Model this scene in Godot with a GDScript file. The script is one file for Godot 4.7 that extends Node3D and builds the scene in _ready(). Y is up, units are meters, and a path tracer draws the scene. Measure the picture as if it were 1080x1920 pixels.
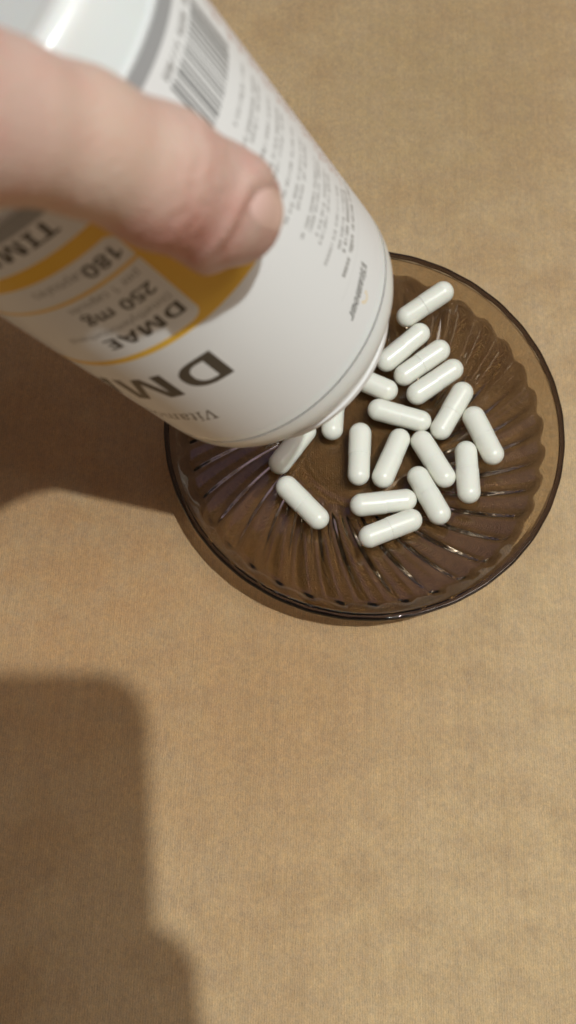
extends Node3D

# Key positions, metres, y up. Saucer centre stands at the origin on the cloth (y = 0).
const EYE := Vector3(-0.02409, 0.28424, 0.11678)
const BOTTLE_AT := Vector3(-0.04384, 0.11034, 0.00374)
const BOTTLE_AXIS := Vector3(0.52650, -0.84901, 0.04451)      # from the base to the mouth
const BOTTLE_FRONT := Vector3(0.55495, 0.38287, 0.73854)
const BR := 0.035                                             # bottle radius

var rng := RandomNumberGenerator.new()


func _ready() -> void:
	rng.seed = 11
	camera_and_light()
	table_cloth()
	saucer()
	bottle()
	capsules()
	pouring_hand()
	phone_and_hand()


# ------------------------------------------------------------------ camera, light
func view_basis() -> Basis:
	var r := Vector3(0.999354, 0.010899, -0.034235).normalized()
	var d := Vector3(0.0, -0.952879, -0.303349).normalized()
	var u := r.cross(d).normalized()
	return Basis(r, u, -d)


func camera_and_light() -> void:
	var cam := Camera3D.new()
	cam.name = "camera"
	cam.transform = Transform3D(view_basis(), EYE)
	var at := CameraAttributesPhysical.new()
	at.frustum_focal_length = 12.0 / (960.0 / 1650.0)
	at.frustum_focus_distance = 0.262
	at.frustum_near = 0.02
	at.frustum_far = 30.0
	at.exposure_aperture = 7.8
	cam.attributes = at
	cam.near = 0.02
	cam.far = 30.0
	add_child(cam)
	cam.current = true

	var w := WorldEnvironment.new()
	w.name = "environment"
	var e := Environment.new()
	e.background_mode = Environment.BG_COLOR
	e.background_color = Color(0.135, 0.110, 0.090).linear_to_srgb()
	e.tonemap_mode = Environment.TONE_MAPPER_LINEAR
	e.tonemap_exposure = 1.06
	e.sdfgi_enabled = true
	e.ssao_enabled = true
	e.ssil_enabled = true
	w.environment = e
	add_child(w)

	# the room's ceiling lamp, up and to the right, behind the photographer
	var lamp := OmniLight3D.new()
	lamp.name = "ceiling_lamp"
	lamp.position = EYE + Vector3(0.282, 0.959, 0.030).normalized() * 0.75
	lamp.light_color = lin(0.94, 1.0, 0.985)
	lamp.light_energy = 0.60
	lamp.light_size = 0.006
	lamp.omni_range = 8.0
	lamp.omni_attenuation = 2.0
	lamp.shadow_enabled = true
	add_child(lamp)

	# a shaded lamp to the right of the table
	var soft := AreaLight3D.new()
	soft.name = "shaded_lamp"
	soft.area_size = Vector2(0.38, 0.38)
	soft.position = Vector3(0.42, 1.10, 0.04)
	soft.basis = Basis.looking_at(Vector3(0.0, 0.05, 0.0) - soft.position, Vector3.UP)
	soft.light_color = lin(1.0, 0.957, 0.875)
	soft.area_normalize_energy = true
	soft.light_energy = 0.30
	soft.shadow_enabled = true
	add_child(soft)

	# a dim bluish window across the room
	var window := AreaLight3D.new()
	window.name = "window_light"
	window.area_size = Vector2(1.0, 1.0)
	window.position = Vector3(-0.1, 1.35, -1.25)
	window.basis = Basis.looking_at(Vector3(0.0, 0.0, 0.0) - window.position, Vector3.UP)
	window.light_color = Color(0.80, 0.74, 1.0)
	window.area_normalize_energy = true
	window.light_energy = 0.09
	window.shadow_enabled = true
	add_child(window)


# ------------------------------------------------------------------ helpers
func lin(r: float, g: float, b: float) -> Color:
	return Color(r, g, b).linear_to_srgb()


func mat(c: Color, rough: float) -> StandardMaterial3D:
	var m := StandardMaterial3D.new()
	m.albedo_color = c
	m.roughness = rough
	return m


func tag(o: Node, label: String, category: String, group := "", kind := "") -> void:
	o.set_meta("label", label)
	if category:
		o.set_meta("category", category)
	if group:
		o.set_meta("group", group)
	if kind:
		o.set_meta("kind", kind)


func node(called: String, where: Transform3D) -> Node3D:
	var n := Node3D.new()
	n.name = called
	n.transform = where
	add_child(n, true)
	return n


func put(called: String, mesh: Mesh, m: Material, parent: Node) -> MeshInstance3D:
	var o := MeshInstance3D.new()
	o.name = called
	o.mesh = mesh
	o.material_override = m
	parent.add_child(o, true)
	return o


# An indexed surface; normals from the faces unless given. Front faces run clockwise.
func surface(v: PackedVector3Array, idx: PackedInt32Array, uv := PackedVector2Array(), col := PackedColorArray(), nrm := PackedVector3Array()) -> ArrayMesh:
	if nrm.is_empty():
		nrm.resize(v.size())
		for k in range(0, idx.size(), 3):
			var a := v[idx[k]]
			var n := (v[idx[k + 2]] - a).cross(v[idx[k + 1]] - a)
			nrm[idx[k]] += n
			nrm[idx[k + 1]] += n
			nrm[idx[k + 2]] += n
		for k in nrm.size():
			nrm[k] = nrm[k].normalized() if nrm[k].length_squared() > 0.0 else Vector3.UP
	var arr := []
	arr.resize(Mesh.ARRAY_MAX)
	arr[Mesh.ARRAY_VERTEX] = v
	arr[Mesh.ARRAY_NORMAL] = nrm
	arr[Mesh.ARRAY_INDEX] = idx
	if uv.size():
		arr[Mesh.ARRAY_TEX_UV] = uv
	if col.size():
		arr[Mesh.ARRAY_COLOR] = col
	var me := ArrayMesh.new()
	me.add_surface_from_arrays(Mesh.PRIMITIVE_TRIANGLES, arr)
	return me


# Profile (radius, height) turned round y. The profile runs so that the solid lies on its left when radius is to the right and height up.
func lathe(prof: PackedVector2Array, n: int, from := 0.0, to := TAU, with_uv := false) -> ArrayMesh:
	var v := PackedVector3Array()
	var uv := PackedVector2Array()
	var idx := PackedInt32Array()
	var closed := is_equal_approx(to - from, TAU) and not with_uv
	var cols := n if closed else n + 1
	for i in prof.size():
		for j in cols:
			var t := from + (to - from) * j / n
			v.append(Vector3(prof[i].x * cos(t), prof[i].y, -prof[i].x * sin(t)))
			if with_uv:
				uv.append(Vector2(float(j) / n, 1.0 - float(i) / (prof.size() - 1)))
	for i in prof.size() - 1:
		for j in n:
			var a := i * cols + j
			var b := i * cols + (j + 1) % cols
			idx.append_array([a, b + cols, b, a, a + cols, b + cols])
	return surface(v, idx, uv)


# corner points rounded into short arcs
func rounded(pts: Array, steps := 5) -> PackedVector2Array:
	var out := PackedVector2Array()
	for i in pts.size():
		var p := Vector2(pts[i][0], pts[i][1])
		var r: float = pts[i][2] if pts[i].size() > 2 else 0.0
		if r <= 0.0 or i == 0 or i == pts.size() - 1:
			out.append(p)
			continue
		var a := Vector2(pts[i - 1][0], pts[i - 1][1])
		var b := Vector2(pts[i + 1][0], pts[i + 1][1])
		var s := p + (a - p).limit_length(r)
		var e := p + (b - p).limit_length(r)
		for k in steps + 1:
			var t := float(k) / steps
			out.append(s.lerp(p, t).lerp(p.lerp(e, t), t))
	return out


# ------------------------------------------------------------------ cloth
func table_cloth() -> void:
	# fine tile: ribs of the pile along z, about 0.75 mm apart, and fibres
	var n := 1024
	var ribs := 124
	var fine := FastNoiseLite.new()
	fine.seed = 3
	fine.frequency = 1.0
	fine.fractal_octaves = 2
	var hgt := PackedByteArray()
	hgt.resize(n * n)
	var tint := PackedByteArray()
	tint.resize(n * n * 3)
	var lift := PackedFloat32Array()
	for k in ribs + 1:
		lift.append(rng.randf_range(-1.0, 1.0))
	lift[ribs] = lift[0]
	for y in n:
		for x in n:
			var a := TAU * x / n
			# seamless along x by walking a circle, along y by mirroring
			var yy := absf(y - n * 0.5)
			var wob := fine.get_noise_3d(cos(a) * 2.0, sin(a) * 2.0, yy * 0.006) * 0.55
			var q := float(x) / n * ribs + wob
			var f := fposmod(q, 1.0)
			var k := int(floor(fposmod(q, ribs)))
			var rib := 0.5 - 0.5 * cos(f * TAU)
			var fib := fine.get_noise_3d(cos(a) * 62.0, sin(a) * 62.0, yy * 0.045)
			var fib2 := fine.get_noise_3d(cos(a) * 30.0 + 90.0, sin(a) * 30.0, yy * 0.16)
			var tuft := fine.get_noise_3d(cos(a) * 11.0 + 40.0, sin(a) * 11.0, yy * 0.05)
			var h := clampf(0.45 + 0.12 * rib + 0.05 * lift[k] + 0.24 * fib + 0.24 * fib2, 0.0, 1.0)
			hgt[y * n + x] = int(h * 255)
			var c := 0.90 + 0.042 * (rib - 0.5) + 0.009 * lift[k] + 0.05 * fib + 0.07 * fib2 + 0.045 * tuft
			tint[(y * n + x) * 3] = int(clampf(c, 0, 1) * 255)
			tint[(y * n + x) * 3 + 1] = int(clampf(c - 0.005 - 0.02 * tuft, 0, 1) * 255)
			tint[(y * n + x) * 3 + 2] = int(clampf(c - 0.01 - 0.05 * tuft, 0, 1) * 255)
	var him := Image.create_from_data(n, n, false, Image.FORMAT_L8, hgt)
	var tim := Image.create_from_data(n, n, false, Image.FORMAT_RGB8, tint)
	# large tile: worn patches of the pile, browner and greyer
	var big := PackedByteArray()
	big.resize(n * n * 3)
	var blot := FastNoiseLite.new()
	blot.seed = 8
	blot.frequency = 1.0
	blot.fractal_octaves = 4
	blot.fractal_gain = 0.55
	var brown := Vector3(0.775, 0.675, 0.57)
	var straw := Vector3(0.85, 0.80, 0.715)
	var spots := [
		[-0.20, 0.10, 0.17, brown, 0.85], [-0.04, 0.20, 0.095, brown, 0.95], [-0.03, 0.33, 0.07, brown, 0.4],
		[0.11, 0.35, 0.16, straw, 1.0], [0.16, 0.10, 0.14, straw, 0.4], [0.05, -0.33, 0.17, Vector3(0.74, 0.69, 0.60), 0.7],
	]
	for y in n:
		for x in n:
			var u := float(x) / n * TAU
			var w := float(y) / n * TAU
			var p := Vector3(cos(u) * 1.7 + cos(w) * 0.25, sin(u) * 1.7 + sin(w) * 0.25, 0)
			p.z = absf(y - n * 0.5) / n * 13.0
			var warm := blot.get_noise_3dv(p * 1.0)
			var shade := blot.get_noise_3dv(p * 2.6 + Vector3(30, 0, 7))
			var streak := blot.get_noise_3d(cos(u) * 22.0, sin(u) * 22.0, p.z * 1.5)
			var k := smoothstep(-0.25, 0.45, warm)
			var c := Vector3(0.84, 0.79, 0.72).lerp(Vector3(0.795, 0.728, 0.645), k)
			# places where the pile is rubbed browner or yellower
			for q in spots:
				var du := fposmod(float(x) / n - q[0] - 0.13 + 0.5, 1.0) - 0.5
				var dv := fposmod(float(y) / n - q[1] - 0.31 + 0.5, 1.0) - 0.5
				var near := exp(-(du * du + dv * dv) / (q[2] * q[2])) * (1.0 + 0.7 * shade)
				c = c.lerp(q[3], clampf(near * q[4], 0.0, 1.0))
			var pile := blot.get_noise_3d(cos(u) * 9.0 + 50.0, sin(u) * 9.0, p.z * 5.2)
			var fleck := blot.get_noise_3d(cos(u) * 30.0, sin(u) * 30.0 + 70.0, p.z * 13.0)
			c *= 1.0 + 0.032 * pile + 0.05 * fleck
			c.z *= 1.0 - 0.025 * pile
			c *= 1.0 + 0.035 * shade + 0.02 * streak
			for ch in 3:
				big[(y * n + x) * 3 + ch] = int(clampf(c[ch], 0, 1) * 255)
	var bim := Image.create_from_data(n, n, false, Image.FORMAT_RGB8, big)
	var m := mat(Color(1.0, 0.925, 0.81), 0.92)
	m.metallic_specular = 0.25
	m.albedo_texture = ImageTexture.create_from_image(tim)
	m.heightmap_enabled = true
	m.heightmap_texture = ImageTexture.create_from_image(him)
	m.heightmap_scale = 0.028
	m.detail_enabled = true
	m.detail_blend_mode = BaseMaterial3D.BLEND_MODE_MUL
	m.detail_albedo = ImageTexture.create_from_image(bim)
	m.detail_uv_layer = BaseMaterial3D.DETAIL_UV_2
	m.rim_enabled = true
	m.rim = 0.35
	m.rim_tint = 0.7
	# a gently uneven sheet with a thickness, larger than the frame
	var size := 1.6
	var g := 160
	var v := PackedVector3Array()
	var uv := PackedVector2Array()
	var uv2 := PackedVector2Array()
	var idx := PackedInt32Array()
	for i in g + 1:
		for j in g + 1:
			var x := (float(j) / g - 0.5) * size
			var z := (float(i) / g - 0.5) * size
			v.append(Vector3(x, 0, z))
			uv.append(Vector2(x / 0.094, z / 0.094))
			uv2.append(Vector2(x / 0.47 + 0.13, z / 0.47 + 0.31))
	for i in g:
		for j in g:
			var a := i * (g + 1) + j
			idx.append_array([a, a + 1, a + g + 2, a, a + g + 2, a + g + 1])
	var arr := []
	arr.resize(Mesh.ARRAY_MAX)
	var nr := PackedVector3Array()
	nr.resize(v.size())
	nr.fill(Vector3.UP)
	arr[Mesh.ARRAY_VERTEX] = v
	arr[Mesh.ARRAY_NORMAL] = nr
	arr[Mesh.ARRAY_TEX_UV] = uv
	arr[Mesh.ARRAY_TEX_UV2] = uv2
	arr[Mesh.ARRAY_INDEX] = idx
	var me := ArrayMesh.new()
	me.add_surface_from_arrays(Mesh.PRIMITIVE_TRIANGLES, arr)
	var o := put("tablecloth", me, m, self)
	tag(o, "tan ribbed velvety cloth that everything rests on", "tablecloth", "", "structure")


# ------------------------------------------------------------------ saucer
func saucer_top(r: float) -> float:            # millimetres
	if r < 24.0:
		return 4.0
	if r < 59.0:
		return 4.0 + 7.4 * pow((r - 24.0) / 35.0, 1.25)
	return 11.4 + 5.6 * pow((r - 59.0) / 6.0, 1.15)


func flute(r: float, t: float) -> float:
	var s := smoothstep(25.0, 31.0, r) * (1.0 - smoothstep(57.8, 62.0, r))
	if s <= 0.0:
		return 0.0
	var q := 18.0 * (t + 0.47 * log(r / 24.0))
	# a long flank and a short steep one
	var x := fposmod(q / PI, 1.0)
	var w := 0.5 - 0.5 * cos(PI * (x / 0.56 if x < 0.56 else (1.0 - x) / 0.44))
	return s * (w - 0.62)


func saucer() -> void:
	var prof := []                              # [r, y, flute depth]
	var bottom := func(r: float) -> float:
		if r < 20.0:
			return 1.3
		if r < 26.0:
			return 1.3 - 1.0 * sin((r - 20.0) / 6.0 * PI)
		return saucer_top(r) - lerpf(2.7, 2.2, clampf((r - 26.0) / 30.0, 0, 1)) + 0.0
	for r in [0.0, 6.0, 12.0, 17.0, 20.0, 21.0, 22.0, 23.0, 24.0, 25.0]:
		prof.append([r, bottom.call(r), 0.0])
	var r := 26.0
	while r < 63.8:
		prof.append([r, bottom.call(r), 1.6])
		r += 0.75
	for k in 6:                                 # round the edge
		var a := -PI * 0.5 + PI * k / 5.0
		prof.append([64.2 + 0.7 * cos(a), saucer_top(64.2) - 1.1 + 0.8 * sin(a), 0.0])
	r = 63.4
	while r > 25.5:
		prof.append([r, saucer_top(r), -0.45])
		r -= 0.75
	for q in [25.0, 24.4, 23.8, 23.0, 22.0, 18.0, 12.0, 6.0, 0.0]:
		prof.append([q, saucer_top(q) + (0.35 * exp(-pow((q - 24.0) / 0.7, 2.0))), 0.0])
	var n := 720
	var v := PackedVector3Array()
	var idx := PackedInt32Array()
	for p in prof:
		for j in n:
			var t := TAU * j / n
			var y: float = p[1] + p[2] * flute(p[0], t)
			v.append(Vector3(p[0] * cos(t), y, p[0] * sin(t)) * 0.001)
	for i in prof.size() - 1:
		for j in n:
			var a := i * n + j
			var b := i * n + (j + 1) % n
			idx.append_array([a, b, b + n, a, b + n, a + n])
	var m := mat(lin(0.585, 0.495, 0.38), 0.02)
	m.albedo_color.a = 0.0
	m.refraction_enabled = true
	m.refraction_scale = 0.05
	m.metallic_specular = 0.5
	m.transparency = BaseMaterial3D.TRANSPARENCY_ALPHA
	var dish := node("glass_saucer", Transform3D(Basis(), Vector3(0, 0.0002, 0)))
	tag(dish, "round smoked brown glass saucer with swirled flutes, holding the white capsules", "saucer")
	put("dish", surface(v, idx), m, dish)
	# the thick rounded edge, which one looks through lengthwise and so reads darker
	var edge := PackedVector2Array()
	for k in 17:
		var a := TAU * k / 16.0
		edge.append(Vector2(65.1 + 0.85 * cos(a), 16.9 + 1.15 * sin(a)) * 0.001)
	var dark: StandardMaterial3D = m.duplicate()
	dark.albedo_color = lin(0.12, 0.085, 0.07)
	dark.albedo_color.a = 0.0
	var rim := lathe(edge, 432)
	var arr := rim.surface_get_arrays(0)
	var rv: PackedVector3Array = arr[Mesh.ARRAY_VERTEX]
	for k in rv.size():                         # the flutes just reach it
		var t := atan2(rv[k].z, rv[k].x)
		rv[k] += Vector3(cos(t), 0.6, sin(t)) * 0.00005 * sin(36.0 * (t + 0.47) + 0.5)
	put("rim", surface(rv, arr[Mesh.ARRAY_INDEX]), dark, dish)


# ------------------------------------------------------------------ label print
var art: Image
const PPM := 9.3                                # label pixels per millimetre
const LABEL_TOP := 16.6                         # bottle axis, mm; the label runs from here ...
const LABEL_END := -61.4                        # ... to here


func lx(deg: float) -> float:                   # label seam at -150 degrees
	return fposmod(deg + 150.0, 360.0) / 360.0 * art.get_width()


func ly(s: float) -> float:
	return (LABEL_TOP - s) * PPM


func rect(d0: float, d1: float, s0: float, s1: float, c: Color) -> void:
	art.fill_rect(Rect2i(int(lx(d0)), int(ly(s0)), maxi(1, int(lx(d1)) - int(lx(d0))), maxi(1, int(ly(s1)) - int(ly(s0)))), c)


# a rectangle with rounded corners
func round_rect(d0: float, d1: float, s0: float, s1: float, rad: float, c: Color) -> void:
	var x0 := lx(d0)
	var x1 := lx(d1)
	var y0 := ly(s0)
	var y1 := ly(s1)
	for y in range(int(y0), int(y1)):
		var e := maxf(0.0, maxf(y0 + rad - y, y - (y1 - rad)))
		var cut := rad - sqrt(maxf(0.0, rad * rad - e * e))
		art.fill_rect(Rect2i(int(x0 + cut), y, int(x1 - x0 - 2 * cut), 1), c)


func tri(a: Vector2, b: Vector2, c: Vector2, col: Color) -> void:
	var y0 := int(floor(minf(a.y, minf(b.y, c.y))))
	var y1 := int(ceil(maxf(a.y, maxf(b.y, c.y))))
	for y in range(maxi(0, y0), mini(art.get_height(), y1)):
		var yc := y + 0.5
		var lo := 1e9
		var hi := -1e9
		for e in [[a, b], [b, c], [c, a]]:
			var p: Vector2 = e[0]
			var q: Vector2 = e[1]
			if (p.y <= yc) != (q.y <= yc):
				var x := p.x + (q.x - p.x) * (yc - p.y) / (q.y - p.y)
				lo = minf(lo, x)
				hi = maxf(hi, x)
		var xi := int(round(lo))
		var xe := int(round(hi))
		if xe > xi:
			art.fill_rect(Rect2i(xi, y, xe - xi, 1), col)


# text with its left end at d0 degrees and its baseline at s; cap height in mm
func write(text: String, d0: float, s: float, cap: float, c: Color, bold := true, serif := false, shear := 0.0, stretch := 1.0, climb := 0.0) -> void:
	var f := SystemFont.new()
	f.font_names = PackedStringArray(["Droid Serif" if serif else "Droid Sans"])
	f.font_weight = 700 if bold else 400
	var t := TextMesh.new()
	t.font = f
	t.font_size = 64
	t.pixel_size = 1.0
	t.depth = 0.0
	t.horizontal_alignment = HORIZONTAL_ALIGNMENT_LEFT
	t.vertical_alignment = VERTICAL_ALIGNMENT_BOTTOM
	t.text = "H"
	var base := t.get_aabb()
	t.text = text
	var a := t.get_mesh_arrays()
	var v: PackedVector3Array = a[Mesh.ARRAY_VERTEX]
	var idx = a[Mesh.ARRAY_INDEX]
	if idx == null or idx.is_empty():
		idx = PackedInt32Array(range(v.size()))
	var box := t.get_aabb()
	var k := cap * PPM / base.size.y
	var x0 := lx(d0)
	var y0 := ly(s)
	var pt := func(p: Vector3) -> Vector2:
		var h := p.y - base.position.y
		var w := p.x - box.position.x
		return Vector2(x0 + (w + shear * h) * k * stretch, y0 - h * k - climb * w * k)
	for i in range(0, idx.size(), 3):
		tri(pt.call(v[idx[i]]), pt.call(v[idx[i + 1]]), pt.call(v[idx[i + 2]]), c)


# lines of print too small to read: words of little strokes
func small_print(d0: float, d1: float, s: float, h: float, c: Color) -> void:
	var x := lx(d0)
	var end := lx(d1)
	while x < end:
		var letters := rng.randi_range(3, 10)
		for i in letters:
			var w := h * PPM * rng.randf_range(0.45, 0.75)
			if x + w > end:
				return
			var tall := h * PPM * (1.35 if rng.randf() < 0.15 else 1.0)
			var y := ly(s)
			art.fill_rect(Rect2i(int(x), int(y - tall), 2, int(tall)), c)
			if rng.randf() < 0.7:
				art.fill_rect(Rect2i(int(x + w * 0.5), int(y - h * PPM), 2, int(h * PPM)), c)
			if rng.randf() < 0.75:
				art.fill_rect(Rect2i(int(x), int(y - (h * PPM if rng.randf() < 0.5 else h * PPM * 0.5)), int(w * 0.6), 2), c)
			x += w + 2.0
		x += h * PPM * 0.7


func label_art() -> Image:
	var w := 2046
	art = Image.create(w, int((LABEL_TOP - LABEL_END) * PPM), false, Image.FORMAT_RGB8)
	var paper := lin(0.76, 0.755, 0.755)
	var ink := lin(0.055, 0.045, 0.035)
	var grey := lin(0.33, 0.33, 0.335)
	var fine := lin(0.22, 0.21, 0.205)
	var yellow := lin(0.80, 0.48, 0.055)
	art.fill(paper)
	# front: the yellow frame and its white panel
	rect(-15, 135, -21.0, -51.9, yellow)
	round_rect(11, 110, -22.6, -48.3, 22.0, paper)
	rect(11, 110, -41.1, -41.8, yellow)
	# grey stripe round the foot of the label
	rect(-150, 209.9, -58.4, -61.4, grey)
	# front lettering
	write("Vitamour", 38.0, 2.9, 4.0, ink, false, true, 0.35, 0.95)
	write("DMAE", 20.0, -14.0, 9.0, ink, true, false, 0.0, 1.42)
	write("DMAE", 13.8, -28.9, 3.3, ink, true, false, 0.0, 1.45)
	write("Dimethylaminoethanol", 13.9, -31.6, 1.7, fine, false)
	write("250 mg", 14.6, -36.2, 2.9, ink, true, false, 0.0, 1.15)
	write("per 1 capsule", 14.3, -39.6, 1.7, fine, false, false, 0.0, 1.15)
	write("180", 12.6, -46.4, 3.0, ink, true, false, 0.0, 1.2)
	write("capsules", 24.5, -46.2, 1.9, fine, false, false, 0.0, 1.2)
	write("TIME", 19.0, -57.6, 3.2, ink, true, false, 0.0, 1.5)
	# side: logo, sun, heading and directions
	write("Vitamour", -41.5, 7.6, 2.5, lin(0.012, 0.011, 0.01), true, true, 0.3, 0.76, 0.12)
	for k in 9:
		var a := PI * k / 8.0
		var o := Vector2(lx(-30.2), ly(12.0))
		var p := o + Vector2(cos(a), -sin(a)) * 9.0
		var q := o + Vector2(cos(a), -sin(a)) * 16.0
		var side := (q - p).orthogonal().normalized() * 1.4
		tri(p - side, p + side, q, yellow)
	rect(-75, -22, 5.4, 5.3, lin(0.6, 0.6, 0.6))
	small_print(-70, -27.5, 2.2, 1.15, ink)
	small_print(-62, -35, -0.2, 1.15, ink)
	small_print(-60, -34.5, -2.0, 0.9, fine)
	var pale := lin(0.30, 0.29, 0.28)
	for q in [-4.6, -8.3, -10.0, -12.4, -13.9, -17.9, -19.6, -22.6, -26.4, -28.1, -31.0, -34.6, -36.2, -39.5]:
		small_print(-58, -24.4 - rng.randf() * 12.0, q, 1.0, pale)
	var s := -1.0
	var red := lin(0.42, 0.20, 0.15)
	while s > -52.0:
		small_print(-96, -61 - rng.randf() * 5.0, s, 0.85, red)
		s -= 1.6
	s = 4.0
	while s > -50.0:
		small_print(-146, -100, s, 0.9, fine)
		s -= 1.9
	# barcode and its digits
	var d := -58.0
	while d < -27.0:
		var wide := rng.randf_range(0.35, 1.3)
		rect(d, d + wide, -43.2, -54.0, lin(0.17, 0.17, 0.17))
		d += wide + rng.randf_range(0.35, 1.1)
	small_print(-56, -27, -56.3, 1.5, ink)
	return art


# ------------------------------------------------------------------ bottle
func bottle_frame() -> Transform3D:
	var y := BOTTLE_AXIS.normalized()
	var x := (BOTTLE_FRONT - y * BOTTLE_FRONT.dot(y)).normalized()
	return Transform3D(Basis(x, y, x.cross(y)), BOTTLE_AT)      # -z runs the way of growing degrees


# a place by its height along the axis (mm), degrees round it and distance from it (mm)
func on_bottle(s: float, deg: float, rho: float) -> Vector3:
	var a := deg_to_rad(deg)
	return bottle_frame() * (Vector3(rho * cos(a), s, -rho * sin(a)) * 0.001)


func bottle() -> void:
	var b := node("supplement_bottle", bottle_frame())
	tag(b, "white plastic supplement bottle with yellow and white label, tipped over the saucer", "bottle")
	var white := mat(lin(0.80, 0.795, 0.785), 0.22)
	white.subsurf_scatter_enabled = true
	white.subsurf_scatter_strength = 0.12
	var neck_white := mat(lin(0.80, 0.79, 0.785), 0.55)
	neck_white.metallic_specular = 0.3
	var mm := 0.001
	# body: hollow, from the pushed-in bottom up the outside to the shoulder and down the inside
	var pts := [[0.0, -71.5], [18.0, -71.8, 6.0], [26.5, -72.2, 2.0], [28.5, -74.5, 1.6], [34.6, -74.5, 3.4], [34.6, -62.2, 1.0], [34.975, -61.6, 0.4], [34.975, 18.6, 1.0], [34.95, 28.5, 9.6], [28.6, 30.0, 2.0], [27.2, 30.8, 0.0],
		[25.6, 30.8, 0.0], [25.8, 28.5, 2.0], [33.2, 25.5, 8.0], [33.4, -70.0, 4.0], [0.0, -70.0]]
	var prof := PackedVector2Array()
	for p in rounded(pts, 8):
		prof.append(p * mm)
	put("body", lathe(prof, 128), white, b)
	# the neck with its lip
	var nk := []
	for p in [[25.9, 29.4], [28.2, 29.4, 0.8], [27.7, 37.2, 1.6], [25.8, 37.9, 0.8], [25.5, 33.0, 1.0], [25.5, 29.4]]:
		nk.append(p)
	prof = PackedVector2Array()
	for p in rounded(nk, 4):
		prof.append(p * mm)
	prof.append(prof[0])
	var neck := put("neck", lathe(prof, 96), neck_white, b)
	put("screw_thread", thread(27.8, 32.6, 35.4, 1.25, 0.45), neck_white, neck)
	# the label wraps all the way round, a hair proud of the body
	var lm := mat(Color.WHITE, 0.38)
	var im := label_art()
	lm.albedo_texture = ImageTexture.create_from_image(im)
	lm.texture_repeat = false
	prof = PackedVector2Array()
	for k in 9:
		prof.append(Vector2(35.0, lerpf(LABEL_END, LABEL_TOP, k / 8.0)) * mm)
	var lb := put("label", lathe(prof, 144, deg_to_rad(-150.0), deg_to_rad(210.0), true), lm, b)
	lb.set_meta("label", "printed label with big dark letters and a yellow frame")


func thread(r: float, s0: float, s1: float, turns: float, h: float) -> ArrayMesh:
	var v := PackedVector3Array()
	var idx := PackedInt32Array()
	var n := int(turns * 72)
	for i in n + 1:
		var t := float(i) / n
		var a := t * turns * TAU
		var s := lerpf(s0, s1, t)
		var e := h * minf(1.0, minf(t, 1.0 - t) * 12.0)
		for q in [[r - 0.3, s - 0.9], [r + e, s - 0.25], [r + e, s + 0.25], [r - 0.3, s + 0.9]]:
			v.append(Vector3(q[0] * cos(a), q[1], -q[0] * sin(a)) * 0.001)
	for i in n:
		for k in 3:
			var a := i * 4 + k
			idx.append_array([a, a + 1, a + 5, a, a + 5, a + 4])
	return surface(v, idx)


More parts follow.
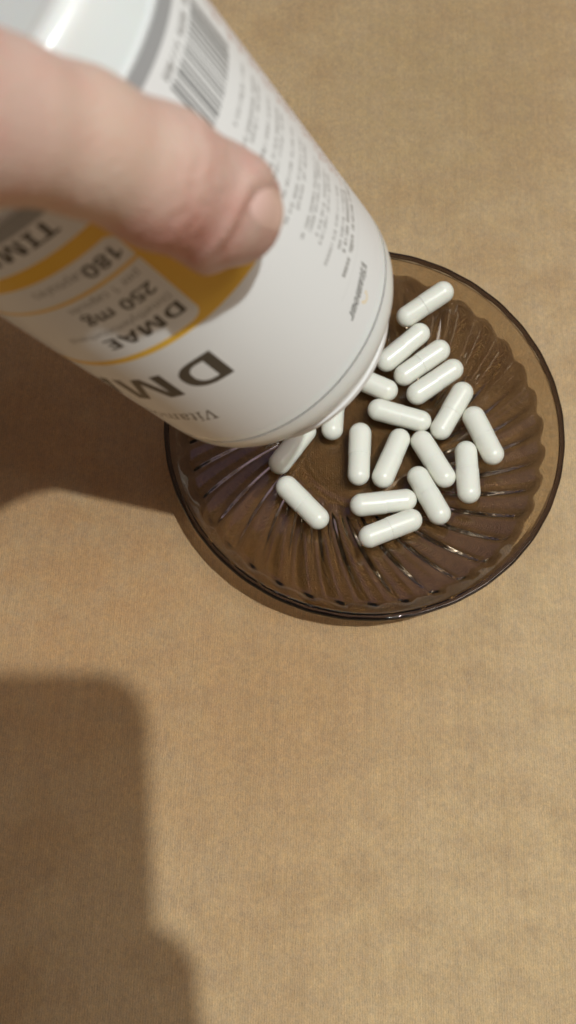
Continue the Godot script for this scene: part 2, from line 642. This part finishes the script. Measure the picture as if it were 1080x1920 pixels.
# ------------------------------------------------------------------ capsules
func capsules() -> void:
	var shell := mat(lin(0.88, 0.865, 0.775), 0.36)
	shell.subsurf_scatter_enabled = true
	shell.subsurf_scatter_strength = 0.08
	shell.clearcoat_enabled = true
	shell.clearcoat = 0.12
	shell.clearcoat_roughness = 0.15
	var mm := 0.001
	var rb := 3.69
	var rc := 3.80
	var body := PackedVector2Array()
	for k in 11:
		var a := -PI / 2 + PI / 2 * k / 10.0
		body.append(Vector2(rb * cos(a), -11.1 + rb + rb * sin(a)) * mm)
	body.append(Vector2(rb, 2.0) * mm)
	var cap := PackedVector2Array([Vector2(rb - 0.1, -0.6) * mm, Vector2(rc - 0.04, -0.58) * mm, Vector2(rc, -0.48) * mm])
	for k in 11:
		var a := PI / 2 * k / 10.0
		cap.append(Vector2(rc * cos(a), 11.1 - rc + rc * sin(a)) * mm)
	var first := node("capsule", Transform3D())
	put("capsule_body", lathe(body, 32), shell, first)
	put("capsule_cap", lathe(cap, 32), shell, first)
	var spots := [
		[20.9, 14.8, -46.4, 0.812, 0.272, -0.516, "white capsule farthest up the plate, its near end hidden by the bottle"],
		[13.8, 10.4, -31.8, 0.744, 0.184, -0.642, "white capsule half behind the bottle, above a parallel pair"],
		[20.3, 10.2, -26.2, 0.796, 0.176, -0.579, "white capsule in the middle of three lying side by side near the bottle"],
		[24.7, 10.1, -19.2, 0.802, 0.158, -0.575, "lowest of three parallel white capsules beside the bottle neck"],
		[1.7, 8.2, -19.1, 0.921, -0.002, 0.389, "white capsule with only its rounded end showing past the bottle neck"],
		[12.7, 8.2, -7.0, 0.969, 0.0, 0.246, "white capsule lying nearly level across the heads of two upright ones"],
		[30.3, 9.8, -8.7, 0.477, 0.133, -0.869, "steep white capsule leaning right, its top under the lowest of the parallel three"],
		[40.3, 11.6, 0.7, 0.380, 0.093, 0.920, "white capsule nearest the right-hand rim of the saucer"],
		[34.8, 10.9, 13.7, 0.022, 0.086, 0.996, "upright white capsule just inside the rightmost one, its foot lower"],
		[23.8, 9.1, 8.8, 0.489, 0.082, 0.868, "white capsule slanting right between the level one and the rightmost upright one"],
		[22.0, 10.0, 22.0, 0.430, 0.154, 0.890, "slanting white capsule whose upper end is beside two nearly level ones"],
		[-0.8, 8.2, 7.6, -0.025, 0.0, 1.0, "upright white capsule in the middle of the saucer, left of a tilted one"],
		[9.9, 8.2, 8.7, -0.369, 0.0, 0.929, "white capsule in the middle leaning right, next to the upright one"],
		[7.2, 8.7, 24.7, 0.989, 0.021, -0.149, "level white capsule, upper of the bottom pair"],
		[9.3, 10.5, 34.0, 0.908, -0.034, -0.417, "white capsule nearest the front rim, lower of the bottom pair"],
		[-19.5, 10.0, 26.1, 0.707, 0.029, 0.706, "white capsule lying alone at the left of the saucer"],
		[-23.3, 8.9, 6.3, -0.556, 0.069, 0.828, "white capsule at the left coming out from under the bottle shoulder"],
		[-9.8, 8.2, -8.4, -0.041, 0.0, 0.999, "white capsule with only its tip showing below the bottle mouth"],
	]
	for i in spots.size():
		var s: Array = spots[i]
		var o: Node3D = first
		if i > 0:
			o = first.duplicate()
			o.name = "capsule_%03d" % i
			add_child(o, true)
		var y := Vector3(s[3], s[4], s[5]).normalized()
		if i % 2:
			y = -y
		var x := y.cross(Vector3(0.3, 1, 0.1)).normalized()
		x = x.rotated(y, i * 1.3)
		o.transform = Transform3D(Basis(x, y, x.cross(y)), Vector3(s[0], s[1] + 0.25, s[2]) * mm)
		tag(o, s[6], "capsule", "white capsules on the glass saucer")


# ------------------------------------------------------------------ hands
# bones: [from, to, radius from, radius to] in metres; joined with a smooth minimum and meshed as surface nets
var bones := []


func bone(a: Vector3, b: Vector3, ra: float, rb: float) -> void:
	bones.append([a, b - a, ra * 0.001, (rb - ra) * 0.001, 1.0 / maxf((b - a).length_squared(), 1e-12)])


func field(p: Vector3, use: Array, k: float) -> float:
	var d := 1.0
	for b in use:
		var w: Vector3 = p - b[0]
		var t := clampf(w.dot(b[1]) * b[4], 0.0, 1.0)
		var e: float = (w - b[1] * t).length() - b[2] - b[3] * t
		var h := k - absf(d - e)
		d = minf(d, e) - (h * h * 0.25 / k if h > 0.0 else 0.0)
	return d


func flesh(cell: float, k: float, paint: Callable, dent: Callable) -> ArrayMesh:
	var lo := Vector3(9, 9, 9)
	var hi := -lo
	for b in bones:
		for e in [b[0], b[0] + b[1]]:
			var r: Vector3 = Vector3.ONE * (b[2] + maxf(b[3], 0.0) + 3.0 * cell)
			lo = lo.min(e - r)
			hi = hi.max(e + r)
	var B := 8
	var nb := Vector3i(((hi - lo) / (cell * B)).ceil())
	var nx := nb.x * B + 2
	var ny := nb.y * B + 2
	var cells := {}
	var v := PackedVector3Array()
	var edges := []
	var half := cell * B * 0.5
	var reach := half * 1.7321 + cell
	var M := B + 1
	var val := PackedFloat32Array()
	val.resize(M * M * M)
	for bz in nb.z:
		for by in nb.y:
			for bx in nb.x:
				var c := lo + Vector3(bx, by, bz) * cell * B + Vector3.ONE * half
				var near := 1.0
				var dist := []
				for b in bones:
					var w: Vector3 = c - b[0]
					var t := clampf(w.dot(b[1]) * b[4], 0.0, 1.0)
					var e: float = (w - b[1] * t).length() - b[2] - b[3] * t
					dist.append(e)
					near = minf(near, e)
				if near > reach or near < -reach - k * 2.0:
					continue
				var use := []
				for i in bones.size():
					if dist[i] < near + 2.0 * reach + k:
						use.append(bones[i])
				var o := lo + Vector3(bx, by, bz) * cell * B
				for z in M:
					for y in M:
						for x in M:
							val[(z * M + y) * M + x] = field(o + Vector3(x, y, z) * cell, use, k)
				for z in B:
					for y in B:
						for x in B:
							var at := (z * M + y) * M + x
							var n := 0
							var sum := Vector3.ZERO
							var q := [val[at], val[at + 1], val[at + M], val[at + M + 1], val[at + M * M], val[at + M * M + 1], val[at + M * M + M], val[at + M * M + M + 1]]
							var s0: bool = q[0] < 0.0
							var same := true
							for i in 7:
								if (q[i + 1] < 0.0) != s0:
									same = false
									break
							if same:
								continue
							for i in 8:
								for ax in 3:
									var j := i | (1 << ax)
									if j != i and (q[i] < 0.0) != (q[j] < 0.0):
										var f: float = q[i] / (q[i] - q[j])
										var p := Vector3(i & 1, (i >> 1) & 1, i >> 2)
										p[ax] += f
										sum += p
										n += 1
							var g := Vector3i(bx * B + x, by * B + y, bz * B + z)
							cells[(g.z * ny + g.y) * nx + g.x] = v.size()
							var p := o + (Vector3(x, y, z) + sum / n) * cell
							var h := cell * 0.5
							var d0 := field(p, use, k)
							var gr := Vector3(field(p + Vector3(h, 0, 0), use, k) - field(p - Vector3(h, 0, 0), use, k), field(p + Vector3(0, h, 0), use, k) - field(p - Vector3(0, h, 0), use, k), field(p + Vector3(0, 0, h), use, k) - field(p - Vector3(0, 0, h), use, k)).normalized()
							p -= gr * clampf(d0, -cell, cell)
							v.append(p + gr * float(dent.call(p, gr)))
							for ax in 3:
								var j := 1 << ax
								if (q[0] < 0.0) != (q[j] < 0.0):
									edges.append([g, ax, q[0] < 0.0])
	var idx := PackedInt32Array()
	for e in edges:
		var g: Vector3i = e[0]
		var u := Vector3i.ZERO
		var w := Vector3i.ZERO
		u[(e[1] + 1) % 3] = 1
		w[(e[1] + 2) % 3] = 1
		var id := []
		for c in [g, g - u, g - u - w, g - w]:
			id.append(cells.get((c.z * ny + c.y) * nx + c.x, -1))
		if id.has(-1):
			continue
		if e[2]:
			idx.append_array([id[0], id[2], id[1], id[0], id[3], id[2]])
		else:
			idx.append_array([id[0], id[1], id[2], id[0], id[2], id[3]])
	var col := PackedColorArray()
	for p in v:
		col.append(paint.call(p))
	return surface(v, idx, PackedVector2Array(), col)


func skin() -> StandardMaterial3D:
	var m := mat(Color.WHITE, 0.46)
	m.vertex_color_use_as_albedo = true
	m.metallic_specular = 0.42
	m.subsurf_scatter_enabled = true
	m.subsurf_scatter_strength = 0.16
	var nz := FastNoiseLite.new()
	nz.noise_type = FastNoiseLite.TYPE_CELLULAR
	nz.frequency = 0.035
	nz.seed = 4
	nz.fractal_octaves = 2
	var t := NoiseTexture2D.new()
	t.width = 512
	t.height = 512
	t.seamless = true
	t.noise = nz
	m.heightmap_enabled = true
	m.heightmap_texture = t
	m.heightmap_scale = 0.022
	m.uv1_triplanar = true
	m.uv1_world_triplanar = true
	m.uv1_scale = Vector3.ONE * 55.0
	return m


func blob(p: Vector3, c: Vector3, r: float) -> float:
	return exp(-p.distance_squared_to(c) / (r * r))


func pouring_hand() -> void:
	bones = []
	var tip := Vector3(-0.0332, 0.1592, 0.0262)
	var pad := Vector3(-0.0377, 0.1657, 0.0284)
	var ip := Vector3(-0.0447, 0.1753, 0.0311)
	var mid := Vector3(-0.0540, 0.1859, 0.0340)
	var low := Vector3(-0.0616, 0.1945, 0.0385)
	var mcp := Vector3(-0.0680, 0.2010, 0.0430)
	var cmc := on_bottle(-132, 45, 52)
	var along := (tip - ip).normalized()
	var up := (EYE - pad)
	up = (up - along * up.dot(along)).normalized()                # the way the nail faces
	var side := along.cross(up)
	# the nail sits a little round to the lower side
	var nail_up := (up * cos(0.24) + side * sin(0.24)).normalized()
	var nail_along := along
	var nail_side := along.cross(nail_up)
	# thumb: two chains side by side make it wider than thick
	for s in [-1.0, 1.0]:
		bone(tip - along * 0.0016 + side * s * 0.0012, pad + side * s * 0.0014, 6.9, 7.6)
		bone(pad + side * s * 0.0014, ip + side * s * 0.0012, 7.6, 8.15)
		bone(ip + side * s * 0.0012, mid + side * s * 0.001, 8.15, 7.6)
		bone(mid + side * s * 0.001, low + side * s * 0.001, 7.6, 8.0)
		bone(low + side * s * 0.001, mcp + side * s * 0.002, 8.0, 9.2)
	bone(mcp, cmc, 10.5, 15.0)
	# palm behind the bottle's base, fingers closing on its far side
	var wrist := on_bottle(-158, 95, 62)
	var rows := [[172.0, 88.0, 9.0], [150.0, 95.0, 9.2], [126.0, 97.0, 8.8], [102.0, 96.0, 7.8]]
	for i in 4:
		var deg: float = rows[i][0]
		var back: float = rows[i][1]
		var r: float = rows[i][2]
		var a := on_bottle(-back, deg, 47)
		var b := on_bottle(-back + 40, deg + 12, 47 - i * 0.5)
		var c := on_bottle(-back + 62, deg + 24, 45 - i * 0.5)
		var d := on_bottle(-back + (80.0 if i < 3 else 74.0), deg + 34, 43.2)
		bone(wrist, a, 17.0 - i, 11.5)
		bone(a, b, r + 1.0, r)
		bone(b, c, r, r - 0.8)
		bone(c, d, r - 0.8, r - 1.8)
	bone(cmc, wrist, 16.0, 19.0)
	bone(cmc, on_bottle(-92, 150, 47), 14.0, 11.0)
	var elbow := wrist + Vector3(-0.19, 0.0, 0.09)
	bone(wrist, elbow, 21.0, 31.0)
	bone(wrist + Vector3(0, -0.006, -0.01), elbow, 18.0, 28.0)
	var tone := FastNoiseLite.new()
	tone.seed = 21
	tone.frequency = 130.0
	tone.fractal_octaves = 3
	var knuckle := ip + side * 0.002 + up * 0.006
	var paint := func(p: Vector3) -> Color:
		var c := Vector3(0.585, 0.405, 0.345)
		var red := 1.0 * blob(p, knuckle + along * 0.002 + side * 0.004, 0.0085) + 0.75 * blob(p, tip + along * 0.005, 0.0105) + 0.35 * blob(p, tip - side * 0.006, 0.006)
		var pale := 0.35 * blob(p, mid + up * 0.008, 0.014)
		var n := tone.get_noise_3dv(p)
		c = c.lerp(Vector3(0.50, 0.235, 0.20), clampf(red + 0.48 * n + 0.15, 0.0, 1.0))
		c = c.lerp(Vector3(0.63, 0.49, 0.36), pale)
		c *= 1.0 + 0.06 * n
		return Color(c.x, c.y, c.z)
	var dent := func(p: Vector3, g: Vector3) -> float:
		var w: Vector3 = p - ip
		var t := w.dot(along) * 1000.0
		if t < -15.0 or p.distance_to(ip) > 0.045:
			return 0.0
		var n := tone.get_noise_3dv(p * 2.0) * 2.6
		var x := w.dot(side) * 1000.0
		var s := 0.0
		if t < 14.0:
			# creases over the knuckle
			var dors := smoothstep(0.1, 0.7, g.dot(up))
			for q in [[-5.4, 0.14], [-2.2, 0.36], [0.2, 0.40], [2.9, 0.24]]:
				s += q[1] * exp(-pow((t - q[0] - n - absf(x) * 0.12 * signf(q[0])) / 0.6, 2.0)) * dors
		# bed of the nail, with a fold of skin round it
		var e: Vector3 = (p - tip) * 1000.0
		if g.dot(nail_up) > 0.0 and e.length() < 24.0:
			var u := e.dot(nail_along)
			var out := nail_edge(u, e.dot(nail_side))
			if out < 0.0:
				s += 0.50 * smoothstep(0.0, 1.0, -out)
			elif u < 4.0:
				s -= 0.70 * exp(-pow((out - 1.1) / 0.9, 2.0)) * smoothstep(4.0, 1.0, u)
		return -s * 0.001
	var hand := node("pouring_hand", Transform3D())
	put("hand", flesh(0.0011, 0.0042, paint, dent), skin(), hand)
	tag(hand, "bare hand of a person gripping the bottle, thumb across its side", "person")
	# thumbnail: a curved plate bedded in the skin
	var v := PackedVector3Array()
	var idx := PackedInt32Array()
	var nu := 18
	var nv := 18
	var near := bones.slice(0, 4)
	for i in nu + 1:
		for j in nv + 1:
			var a := float(i) / nu               # root to free edge
			var b := float(j) / nv * 2.0 - 1.0
			var u := lerpf(NAIL_ROOT, NAIL_FREE, a)
			var wide := NAIL_WIDE * sqrt(maxf(0.0, 1.0 - pow(absf(2.0 * a - 1.0), 3.2)))
			wide = maxf(wide, 0.4)
			var p := tip + nail_along * u * 0.001 + nail_side * (b * wide * 0.001) + nail_up * 0.016
			for k in 24:
				var d := field(p, near, 0.0042)
				if d < 0.00003:
					break
				p -= nail_up * d
			var rim := maxf(absf(b), 0.0)
			var sink := 0.40 - 0.40 * pow(rim, 4.0) - (0.45 * pow(1.0 - a, 8.0)) + 0.25 * pow(a, 6.0)
			v.append(p + nail_up * sink * 0.001)
	for i in nu:
		for j in nv:
			var a := i * (nv + 1) + j
			idx.append_array([a, a + nv + 2, a + 1, a, a + nv + 1, a + nv + 2])
	var nm := mat(lin(0.71, 0.475, 0.425), 0.12)
	nm.clearcoat_enabled = true
	nm.clearcoat = 0.4
	nm.clearcoat_roughness = 0.15
	put("thumbnail", surface(v, idx), nm, hand)


const NAIL_ROOT := -12.0                         # millimetres along the nail from the middle of the thumb's tip
const NAIL_FREE := 5.4
const NAIL_WIDE := 8.0


# signed distance, about millimetres, to the outline of the nail seen from above
func nail_edge(u: float, x: float) -> float:
	var c := (NAIL_ROOT + NAIL_FREE) / 2.0
	var a := (NAIL_FREE - NAIL_ROOT) / 2.0
	var q := pow(pow(absf((u - c) / a), 3.0) + pow(absf(x / NAIL_WIDE), 3.0), 1.0 / 3.0)
	return (q - 1.0) * minf(a, NAIL_WIDE)


# the photographer's phone round the lens, and the hand that holds it: what casts the shadow at the lower left
func phone_and_hand() -> void:
	var f := Transform3D(view_basis(), EYE)
	var p := node("smartphone", f)
	tag(p, "dark smartphone taking the picture, above the cloth, its shadow at lower left", "phone")
	var w := 0.0715
	var h := 0.147
	var cx := 0.0318 - w / 2
	var cy := 0.0188 - h / 2
	var outline := PackedVector2Array()
	var rad := 0.0115
	for c in [[1, 1, 0], [-1, 1, 1], [-1, -1, 2], [1, -1, 3]]:
		for k in 9:
			var a: float = PI / 2 * (c[2] + k / 8.0)
			outline.append(Vector2(cx + c[0] * (w / 2 - rad) + rad * cos(a), cy + c[1] * (h / 2 - rad) + rad * sin(a)))
	var case := CSGPolygon3D.new()
	case.name = "phone_case"
	case.polygon = outline
	case.depth = 0.0074
	case.position.z = 0.0100
	case.material = mat(lin(0.02, 0.02, 0.022), 0.35)
	p.add_child(case, true)
	var scr := CSGPolygon3D.new()
	scr.name = "screen"
	var inner := PackedVector2Array()
	for q in outline:
		inner.append(Vector2(cx, cy) + (q - Vector2(cx, cy)) * Vector2(0.95, 0.975))
	scr.polygon = inner
	scr.depth = 0.0012
	scr.position.z = 0.0106
	scr.material = mat(lin(0.015, 0.015, 0.017), 0.08)
	p.add_child(scr, true)
	var ring := TorusMesh.new()
	ring.inner_radius = 0.0052
	ring.outer_radius = 0.0070
	var rm := put("lens_ring", ring, mat(lin(0.12, 0.12, 0.125), 0.3), p)
	rm.rotation.x = PI / 2
	rm.position.z = 0.0018
	bones = []
	var at := func(x: float, y: float, z: float) -> Vector3:
		return f * (Vector3(x - 8.5, y + 24.0, z) * 0.001)
	var wrist: Vector3 = at.call(52, -170, 22)
	var cmc: Vector3 = at.call(40, -132, 20)
	bone(cmc, at.call(31, -88, 17), 13.0, 10.5)
	bone(at.call(31, -88, 17), at.call(25, -62, 18), 10.5, 9.2)
	bone(at.call(25, -62, 18), at.call(9, -47, 18), 9.2, 7.2)
	for i in 4:
		var y := -66.0 - 21.0 * i
		bone(wrist, at.call(37, y - 6, 4), 16.0, 11.0)
		bone(at.call(37, y - 6, 4), at.call(17, y, -7), 10.0, 9.0)
		bone(at.call(17, y, -7), at.call(-8, y + 3, -7), 9.0, 8.2)
		bone(at.call(-8, y + 3, -7), at.call(-28, y + 4, -6), 8.2, 7.0)
	bone(cmc, wrist, 15.0, 19.0)
	bone(wrist, at.call(95, -330, 70), 20.0, 30.0)
	var paint := func(_p: Vector3) -> Color:
		return Color(0.53, 0.33, 0.25)
	var dent := func(_p: Vector3, _g: Vector3) -> float:
		return 0.0
	var o := put("holding_hand", flesh(0.003, 0.005, paint, dent), skin(), self)
	tag(o, "hand of the person holding the smartphone by its right edge", "person")
